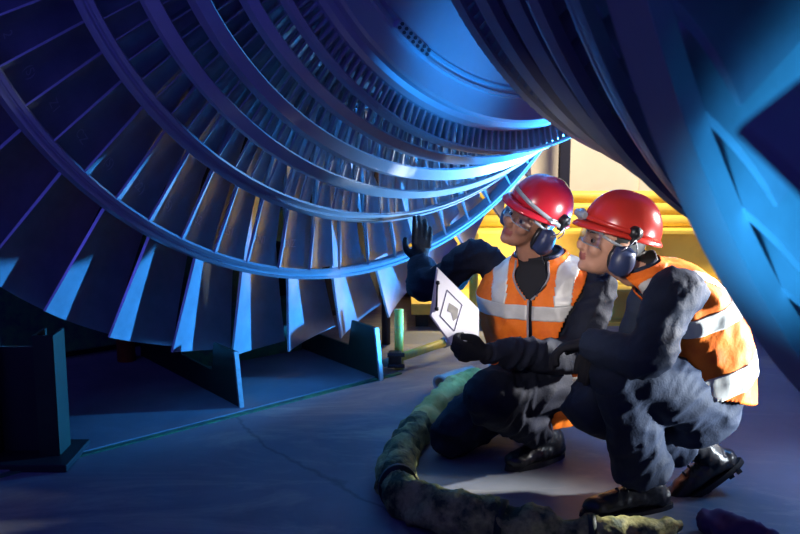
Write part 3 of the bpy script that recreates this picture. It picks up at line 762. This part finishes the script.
# coverall
def creases(vf, amp, seed):
    V, F = vf; N = vnormals(vf); out = []
    for p, n in zip(V, N):
        wv = Vector((noise.noise(p * 3 + Vector((seed, 0, 0))), noise.noise(p * 3 + Vector((0, seed, 5))), noise.noise(p * 3 + Vector((9, 0, seed))))) * .10
        q = p + wv; a = Vector((q.x * 5 + q.z * 5, q.y * 4, q.z * 13 - q.x * 7)); b = Vector((q.x * 12 - q.z * 6, q.y * 6, q.z * 6 + q.x * 4))
        r1 = (1 - abs(noise.noise(a + Vector((seed * 2.1, 0, 0))) * 1.6)); r2 = (1 - abs(noise.noise(b * 1.5 + Vector((0, seed * 1.7, 0))) * 1.6))
        r1 = max(r1, 0) ** 2.2; r2 = max(r2, 0) ** 2.2
        out.append(p + n * (amp * (1.15 * r1 + .65 * r2 - .75)))
    return out, F
def cover(parts, vox, seed, cut=None, amp=.011):
    vf = blob(join(*parts), vox, 5); return creases(vf, amp, seed)
rk2 = RKn + Vector((0, 0, -.0)); 
cov = cover([grid_mesh(fnA, .02, .80, 24, 28, -.012), limb([cA(.80, 0, .13), LS + Vector((0, 0, -.005)), LS.lerp(LEl, .5) + Vector((.02, -.01, 0)), LEl, LEl.lerp(LWr, .5), LWr - nrm(LWr - LEl) * .01], [.062, .072, .074, .070, .060, .046]),
             limb([cA(.80, 0, -.13), RS + Vector((0, 0, -.005)), RS.lerp(REl, .5) + Vector((0, 0, -.03)), REl + Vector((-.0, 0, -.01)), REl.lerp(RWr, .55), RWr + (RWr - REl) * .02], [.060, .068, .072, .070, .064, .050]),
             limb([hipA.lerp(RH, .8), RH.lerp(RKn, .5) + Vector((-.01, -.02, .02)), RKn, RKn.lerp(RAn, .5), RAn + Vector((-.05, -.02, .02))], [.105, .112, .088, .085, .075]),
             limb([hipA.lerp(LH, .9), LH.lerp(LKn, .5) + Vector((0, 0, .015)), LKn, LKn.lerp(LAn, .5) + Vector((.01, 0, 0)), LAn + (LKn - LAn) * .22], [.105, .114, .098, .092, .085])], .0105, 1)
cov = ([Vector((p.x, p.y, max(p.z, .004))) for p in cov[0]], cov[1])
wobj('coverall', cov, MAT['coverall_a'], pA)
wobj('shirt', grid_mesh(fnA, .50, .945, 24, 60, .006), MAT['shirt'], pA)
# collar of the coverall standing behind the neck
def collar(fn, s_a, s_b, ph0, ph1, off0, off1, n=26):
    V, F = [], []
    for i in range(n + 1):
        ph = ph0 + (ph1 - ph0) * i / n
        for j in range(6):
            e = j / 5; V.append(fn(s_a + (s_b - s_a) * e, ph, off0 + (off1 - off0) * e))
    for i in range(n):
        for j in range(5): F.append((i * 6 + j, (i + 1) * 6 + j, (i + 1) * 6 + j + 1, i * 6 + j + 1))
    return V, F
c_ = wobj('collar', collar(fnA, .85, .985, .75, 2 * pi - .75, .014, .022), MAT['muff_blue'], pA); md = c_.modifiers.new('s', 'SOLIDIFY'); md.thickness = .005
wobj('glove', blob(join(*hand_parts(*HA1, hs=1.15), tube([RWr - nrm(RWr - REl) * .05, RWr + Vector((0, 0, .01))], [.043, .036], 14)), .0045, 3), MAT['glove'], pA)
gl_d = nrm(LWr - LEl)
wobj('glove', blob(join(*hand_parts(*HA2), tube([LWr - gl_d * .045, LWr], [.040, .034], 14)), .0045, 3), MAT['glove'], pA)
wobj('cuff_band', tube([LWr - gl_d * .050, LWr - gl_d * .043], [.0415, .0415], 20), MAT['vest_orange'], pA)
def neckA(s, ph):
    v_front = abs(ph) < (.03 + max(0, (s - .60)) * 1.8) if s > .60 else False
    return v_front or s > .93 or (abs(ph) < .012 and s < .60)
vA, ptA, dA = vest(pA, fnA, .03, .95, [(RS, nrm(REl - RS), .074), (LS, nrm(LEl - LS), .076)], neckA, None,
     [(.50, .57), (.20, .265)],
     [lambda s, ph, p: .57 < s and .085 < (p - cA(.8)).dot(leftA) < .145 and (p - cA(.5)).dot(frA) > -.06,
      lambda s, ph, p: .57 < s and -.145 < (p - cA(.8)).dot(leftA) < -.085 and (p - cA(.5)).dot(frA) > -.06], 2)
zl = [fnA(s, .0, .025) for s in [.06 + .02 * k for k in range(28)]]
wobj('zip', tube(zl, .0045, 6), MAT['vest_trim'], vA)
for sgn in (1, -1):
    wobj('neck_binding', tube(spline([fnA(.60, sgn * .02, .024), fnA(.66, sgn * .14, .026), fnA(.74, sgn * .28, .026), fnA(.83, sgn * .44, .026), fnA(.92, sgn * .60, .024)], 5), .0045, 6), MAT['vest_trim'], vA)
# goggles strap, cord
hA, qA = helmet(pA, hdA + uA * .052 - fA * .016, fA, lA, uA, 'helmet_red_a', .98)
muff(pA, hdA + lA * .094 - uA * .040 - fA * .012, lA - fA * .15, fA, uA, hdA + uA * .066 + lA * .118 - fA * .030)
muff(pA, hdA - lA * .094 - uA * .040 - fA * .012, -lA - fA * .15, fA, uA, hdA + uA * .066 - lA * .118 - fA * .030)
gA = glasses(pA, hdA, fA, lA, uA)
def strap(person, q, zf):
    """clear strap round the shell with a buckle"""
    V, F = [], []; n = 30
    for i in range(n + 1):
        t = -.25 + 2.05 * i / n; a, b = .152 * math.cos(t) + .004, .126 * math.sin(t); z = zf(i / n)
        for dz, dr in ((-.008, 0), (.008, 0), (.008, .003), (-.008, .003)):
            V.append(q(a * (1 + dr / .14), b * (1 + dr / .12), z + dz))
    for i in range(n):
        for k in range(4): F.append((i * 4 + k, i * 4 + (k + 1) % 4, (i + 1) * 4 + (k + 1) % 4, (i + 1) * 4 + k))
    return V, F
st = wobj('goggle_strap', strap(pA, qA, lambda e: .045 - .060 * e), MAT['clear_strap'], pA)
for zz in (-.007, .007):
    t = 1.28; c = qA(.156 * math.cos(t), .131 * math.sin(t), .0 + zz); wobj('buckle', box(c, (.034, .010, .007), M3(lA.cross(uA) * -1, lA, uA), .002), MAT['wire'], st)
cord = spline([hdA + lA * .10 - uA * .07 + fA * .0, nkA + leftA * .06 + frA * .10 + Vector((0, 0, -.02)), nkA + leftA * .03 + frA * .145 + Vector((0, 0, -.075)), nkA + leftA * .07 + frA * .13 + Vector((0, 0, -.04))], 6)
wobj('glasses_cord', tube(cord, .003, 6), MAT['black_plastic'], pA)
boot(pA, LAn, (-.72, -.50, 0.02), (0, 0, 1), LKn - LAn)
boot(pA, RAn, (-.15, .25, -.85), (-.95, -.1, .2), RKn - RAn)

# ---- clipboard
cb = [P(436, 267, 3.52), P(430, 317, 3.45), P(452, 346, 3.43), P(481, 312, 3.50)]
cc = P(453, 310, 3.475)
ux = nrm(P(478, 306, 3.52) - P(433, 296, 3.45)); uy = nrm(P(436, 267, 3.50) - P(452, 346, 3.44)); uy = nrm(uy - ux * uy.dot(ux)); uz = ux.cross(uy)
def cbq(a, b, c=0): return cc + ux * a + uy * b + uz * c
def outline(pts, z0, z1):
    n = len(pts); return [cbq(a, b, z0) for a, b in pts] + [cbq(a, b, z1) for a, b in pts], [tuple(range(n))[::-1], tuple(range(n, 2 * n))] + [(k, (k + 1) % n, (k + 1) % n + n, k + n) for k in range(n)]
def to_ab(px, py):
    d = ray(px, py); o = Vector((0, 0, CAM_H)); k = (cc - o).dot(uz) / d.dot(uz); p = o + d * k - cc; return p.dot(ux), p.dot(uy)
cl = empty('clipboard', cbq(0, 0)); tag(cl, 'white clipboard with a printed sheet held in the kneeling worker\'s black glove', 'clipboard')
rect = lambda w_, h_, x=0, y=0: [(x - w_, y - h_), (x + w_, y - h_), (x + w_, y + h_), (x - w_, y + h_)]
quad = [to_ab(437, 267), to_ab(430, 316), to_ab(451, 345), to_ab(479, 337), to_ab(479, 309)]
wobj('board', outline(quad, -.004, 0), MAT['board'], cl, False)
def shrink(q, k):
    cx = sum(a for a, b in q) / len(q); cy = sum(b for a, b in q) / len(q); return [(cx + (a - cx) * k, cy + (b - cy) * k) for a, b in q]
pap = wobj('paper', outline(shrink(quad, .95), .0005, .002), MAT['paper'], cl, False)
bx_ = [to_ab(447, 290), to_ab(440, 316), to_ab(454, 331), to_ab(462, 305)]
for k in range(4):
    a, b = bx_[k], bx_[(k + 1) % 4]; wobj('printed_frame', tube([cbq(*a, .0025), cbq(*b, .0025)], .0011, 6), MAT['print_line'], pap)
wobj('printed_drawing', outline([to_ab(449, 303), to_ab(447, 311), to_ab(451, 313), to_ab(453, 321), to_ab(457, 318), to_ab(458, 309), to_ab(454, 306)], .0021, .0027), MAT['print_grey'], pap, False)
a, b = to_ab(437, 283), to_ab(436, 309)
wobj('clip', join(tube([cbq(*a, .004), cbq(*b, .004)], .0035, 8), ball(cbq(*a, .006), .008), ball(cbq(*b, .006), .008)), MAT['black_plastic'], cl)

# ---- front worker: squats in profile facing left
baseB = G(660, 505)
LS, RS = P(675, 291, 3.20), Vector((.915, 3.57, .775))
LH, RH = P(712, 412, 3.33), Vector((1.04, 3.57, .345))
LEl, LWr = P(647, 358, 3.04), P(587, 343, 3.22)
REl, RWr = Vector((.84, 3.53, .50)), Vector((.665, 3.37, .585))
LKn, RKn = P(620, 368, 3.20), P(585, 402, 3.43)
LAn, RAn = P(646, 483, 3.34), P(706, 455, 3.50)
hipB = (LH + RH) * .5; nkB = P(655, 268, 3.40)
leftB = nrm(Vector((.06, -1, .0)))
upB = nrm(nkB - hipB); leftB = nrm(leftB - upB * leftB.dot(upB)); frB = leftB.cross(upB)
def cB(f, fw=0, lf=0):
    return hipB.lerp(nkB, f) + frB * (fw - .075 * math.sin(pi * min(max(f, 0), 1))) + leftB * lf
secsB = [(cB(-.15, .03), .190, .135, leftB, frB), (cB(0), .225, .160, leftB, frB), (cB(.28), .198, .148, leftB, frB), (cB(.55, -.012), .185, .122, leftB, frB), (cB(.78, -.012), .198, .104, leftB, frB),
         (cB(.93), .158, .088, leftB, frB), (cB(1.03, .045), .074, .066, leftB, frB), (cB(1.10, .07), .062, .060, leftB, frB)]
fnB = torso_grid(secsB)
hdB = P(613, 243, 3.40)
fB, lB, uB = ortho((-.96, -.12, .30), (.3, 0, 1))
HB1 = (LWr, (-1, .45, -.30), (-.35, .1, -1), -1, (.55, .6, .4), .02, (.6, .25), .0120); HB2 = (RWr, (-.35, -1, -.25), (-.1, .1, -1), 1, (.5, .5, .4), .02, (.6, .25), .0120)
bodyB = join(grid_mesh(fnB, .05, 1.0, 24, 24, -.022), *head_parts(hdB, fB, lB, uB, nkB),
             limb([RS, REl], [.048, .040]), limb([REl, RWr], [.040, .026]), limb([LS, LEl], [.048, .040]), limb([LEl, LWr], [.040, .026]),
             limb([RH, RKn], [.080, .052]), limb([RKn, RAn], [.050, .034]), limb([LH, LKn], [.080, .052]), limb([LKn, LAn], [.050, .034]),
             *hand_parts(*HB1, sk=True), *hand_parts(*HB2, sk=True))
V, F, fm = skin_obj(bodyB, hdB, fB, lB, uB, None)
pB = wobj('person', (V, F), [MAT['skin_b'], MAT['lips'], MAT['hair']], base=(baseB.x, baseB.y, 0), fm=fm)
tag(pB, 'squatting worker seen in profile in orange vest and red helmet, arm resting on knee', 'person', 'workers crouching under the rotor')
eyes(pB, hdB, fB, lB, uB)
cov = cover([grid_mesh(fnB, .02, .80, 24, 28, -.012), limb([cB(.80, 0, .13), LS + Vector((0, .0, -.005)), LS.lerp(LEl, .5), LEl, LEl.lerp(LWr, .5), LWr], [.078, .088, .080, .075, .062, .050]),
             limb([cB(.80, 0, -.13), RS, RS.lerp(REl, .5), REl, REl.lerp(RWr, .5), RWr], [.060, .066, .066, .064, .056, .046]),
             limb([hipB.lerp(LH, .8), LH.lerp(LKn, .5) + Vector((0, 0, .01)), LKn, LKn.lerp(LAn, .4), LKn.lerp(LAn, .72), LAn + (LKn - LAn) * .10], [.105, .122, .100, .095, .100, .108]),
             limb([hipB.lerp(RH, .9), RH.lerp(RKn, .5), RKn, RKn.lerp(RAn, .45), RAn + (RKn - RAn) * .16], [.105, .112, .095, .090, .085])], .0105, 5, None, .0075)
cov = ([Vector((p.x, p.y, max(p.z, .006))) for p in cov[0]], cov[1])
wobj('coverall', cov, MAT['coverall_b'], pB)
c_ = wobj('collar', collar(fnB, .82, .975, .6, 2 * pi - .6, .012, .014), MAT['coverall_b'], pB); md = c_.modifiers.new('s', 'SOLIDIFY'); md.thickness = .005
wobj('glove', blob(join(*hand_parts(*HB1), tube([LWr + Vector((.03, -.01, .01)), LWr], [.042, .036], 14)), .0045, 3), MAT['glove'], pB)
wobj('glove', blob(join(*hand_parts(*HB2), tube([RWr - nrm(RWr - REl) * .04, RWr], [.042, .036], 14)), .0045, 3), MAT['glove'], pB)
def neckB(s, ph):
    v_front = abs(ph) < (.03 + max(0, (s - .5)) * 1.9) if s > .5 else False
    return v_front or s > .93 or s < .13 + .20 * (1 + math.cos(ph)) / 2
vest(pB, fnB, .10, .95, [(LS, nrm(LEl - LS), .088), (RS, nrm(REl - RS), .088)], neckB, None, [(.46, .535), (.235, .31)],
     [lambda s, ph, p: .535 < s and .085 < (p - cB(.8)).dot(leftB) < .135, lambda s, ph, p: .535 < s and -.135 < (p - cB(.8)).dot(leftB) < -.085], 4, .004)
hB, qB = helmet(pB, hdB + uB * .052 - fB * .018, fB, lB, uB, 'helmet_red_b', 1.0)
muff(pB, hdB + lB * .094 - uB * .042 - fB * .012, lB - fB * .1, fB, uB, hdB + uB * .062 + lB * .118 - fB * .018)
muff(pB, hdB - lB * .094 - uB * .042 - fB * .012, -lB - fB * .1, fB, uB, hdB + uB * .062 - lB * .118 - fB * .018)
glasses(pB, hdB, fB, lB, uB)
gg = wobj('goggles', blob(join(ball(qB(.158, 0, .012), (.014, .034, .022), M3(fB, lB, uB)), tube(spline([qB(.158, .045, .012), qB(.166, .02, .012), qB(.168, 0, .012), qB(.166, -.02, .012), qB(.158, -.045, .012)], 4), .014, 10)), .004, 4), MAT['clear_strap'], pB)
wobj('goggle_strap', strap(pB, qB, lambda e: .010 + .0 * e), MAT['helmet_red_b'], pB)
boot(pB, LAn + Vector((0, 0, .0)), (-.97, -.24, 0), (0, 0, 1), LKn - LAn, 'boot', 1.15)
boot(pB, RAn, (-.80, -.06, -.52), (-.50, -.02, .85), nrm(RKn - RAn) + Vector((0, 0, .6)), 'boot', 1.1)

# ------------------------------------------------------------------ things on the floor
hp = [G(497, 382, .06), G(468, 384, .06), G(447, 398, .06), G(428, 418, .06), G(409, 440, .06), G(397, 466, .06), G(401, 492, .06), G(432, 511, .06), G(480, 519, .06), G(535, 529, .05), G(590, 536, .04), G(640, 533, .04), G(680, 526, .04)]
hs = spline(hp, 10); hr = lerpl([(.045, .04), (.055, .045), (.06, .05), (.06, .05), (.065, .055), (.07, .058), (.075, .06), (.075, .06), (.07, .055), (.065, .05), (.06, .042), (.045, .030), (.012, .010)], 10)
hv = tube(hs, hr, 28, True, (0, 0, 1)); hv = wrinkle(hv, .028, 9, 11); hv = wrinkle(hv, .010, 22, 12)
hv = ([Vector((p.x, p.y, max(p.z, .003))) for p in hv[0]], hv[1])
fm = [0] * len(hv[1])
for i, q in enumerate(hv[1]):
    ring = q[0] // 28
    if ring < 34: fm[i] = 1
hose = wobj('canvas_hose', hv, [MAT['hose_canvas'], MAT['hose_yellow']], base=(hs[60].x, hs[60].y, 0), fm=fm)
tag(hose, 'crumpled olive and yellow canvas hose curling over the floor round the kneeling worker', 'hose')
for k in (58, 84, 100):
    wobj('tie', tube([hs[k] - (hs[k + 1] - hs[k - 1]).normalized() * .012, hs[k] + (hs[k + 1] - hs[k - 1]).normalized() * .012], [(hr[k][0] + .012, hr[k][1] + .012)] * 2, 24, True, (0, 0, 1)), MAT['dark_green'], hose)
wc = G(441, 384, .045); d_ = nrm(G(452, 381, .045) - wc)
rg_ = []
for k in range(20):
    t = 2 * pi * k / 20; a, b = frame(d_); rg_.append(wc + a * (.045 * math.cos(t)) + b * (.036 * math.sin(t)))
wobj('cuff', join(tube(rg_ + rg_[:1], .010, 8, False), wrinkle(tube([wc, wc + d_ * .10, wc + d_ * .22], [.042, .048, .050], 20, False), .008, 24, 4)), MAT['white_cuff'], hose)
pc = [G(701, 521, .035), G(722, 526, .04), G(748, 535, .035), G(778, 541, .03)]
pv = wrinkle(wrinkle(tube(spline(pc, 10), lerpl([(.03, .03), (.045, .045), (.05, .03), (.03, .015)], 10), 24, True, (0, 0, 1)), .014, 14, 3), .006, 30, 5)
pv = ([Vector((p.x, p.y, max(p.z, .003))) for p in pv[0]], pv[1])
o = wobj('cloth_bundle', pv, MAT['purple_cloth'], base=(pc[1].x, pc[1].y, 0)); tag(o, 'dark purple rolled cloth on the floor in front of the squatting worker', 'cloth')
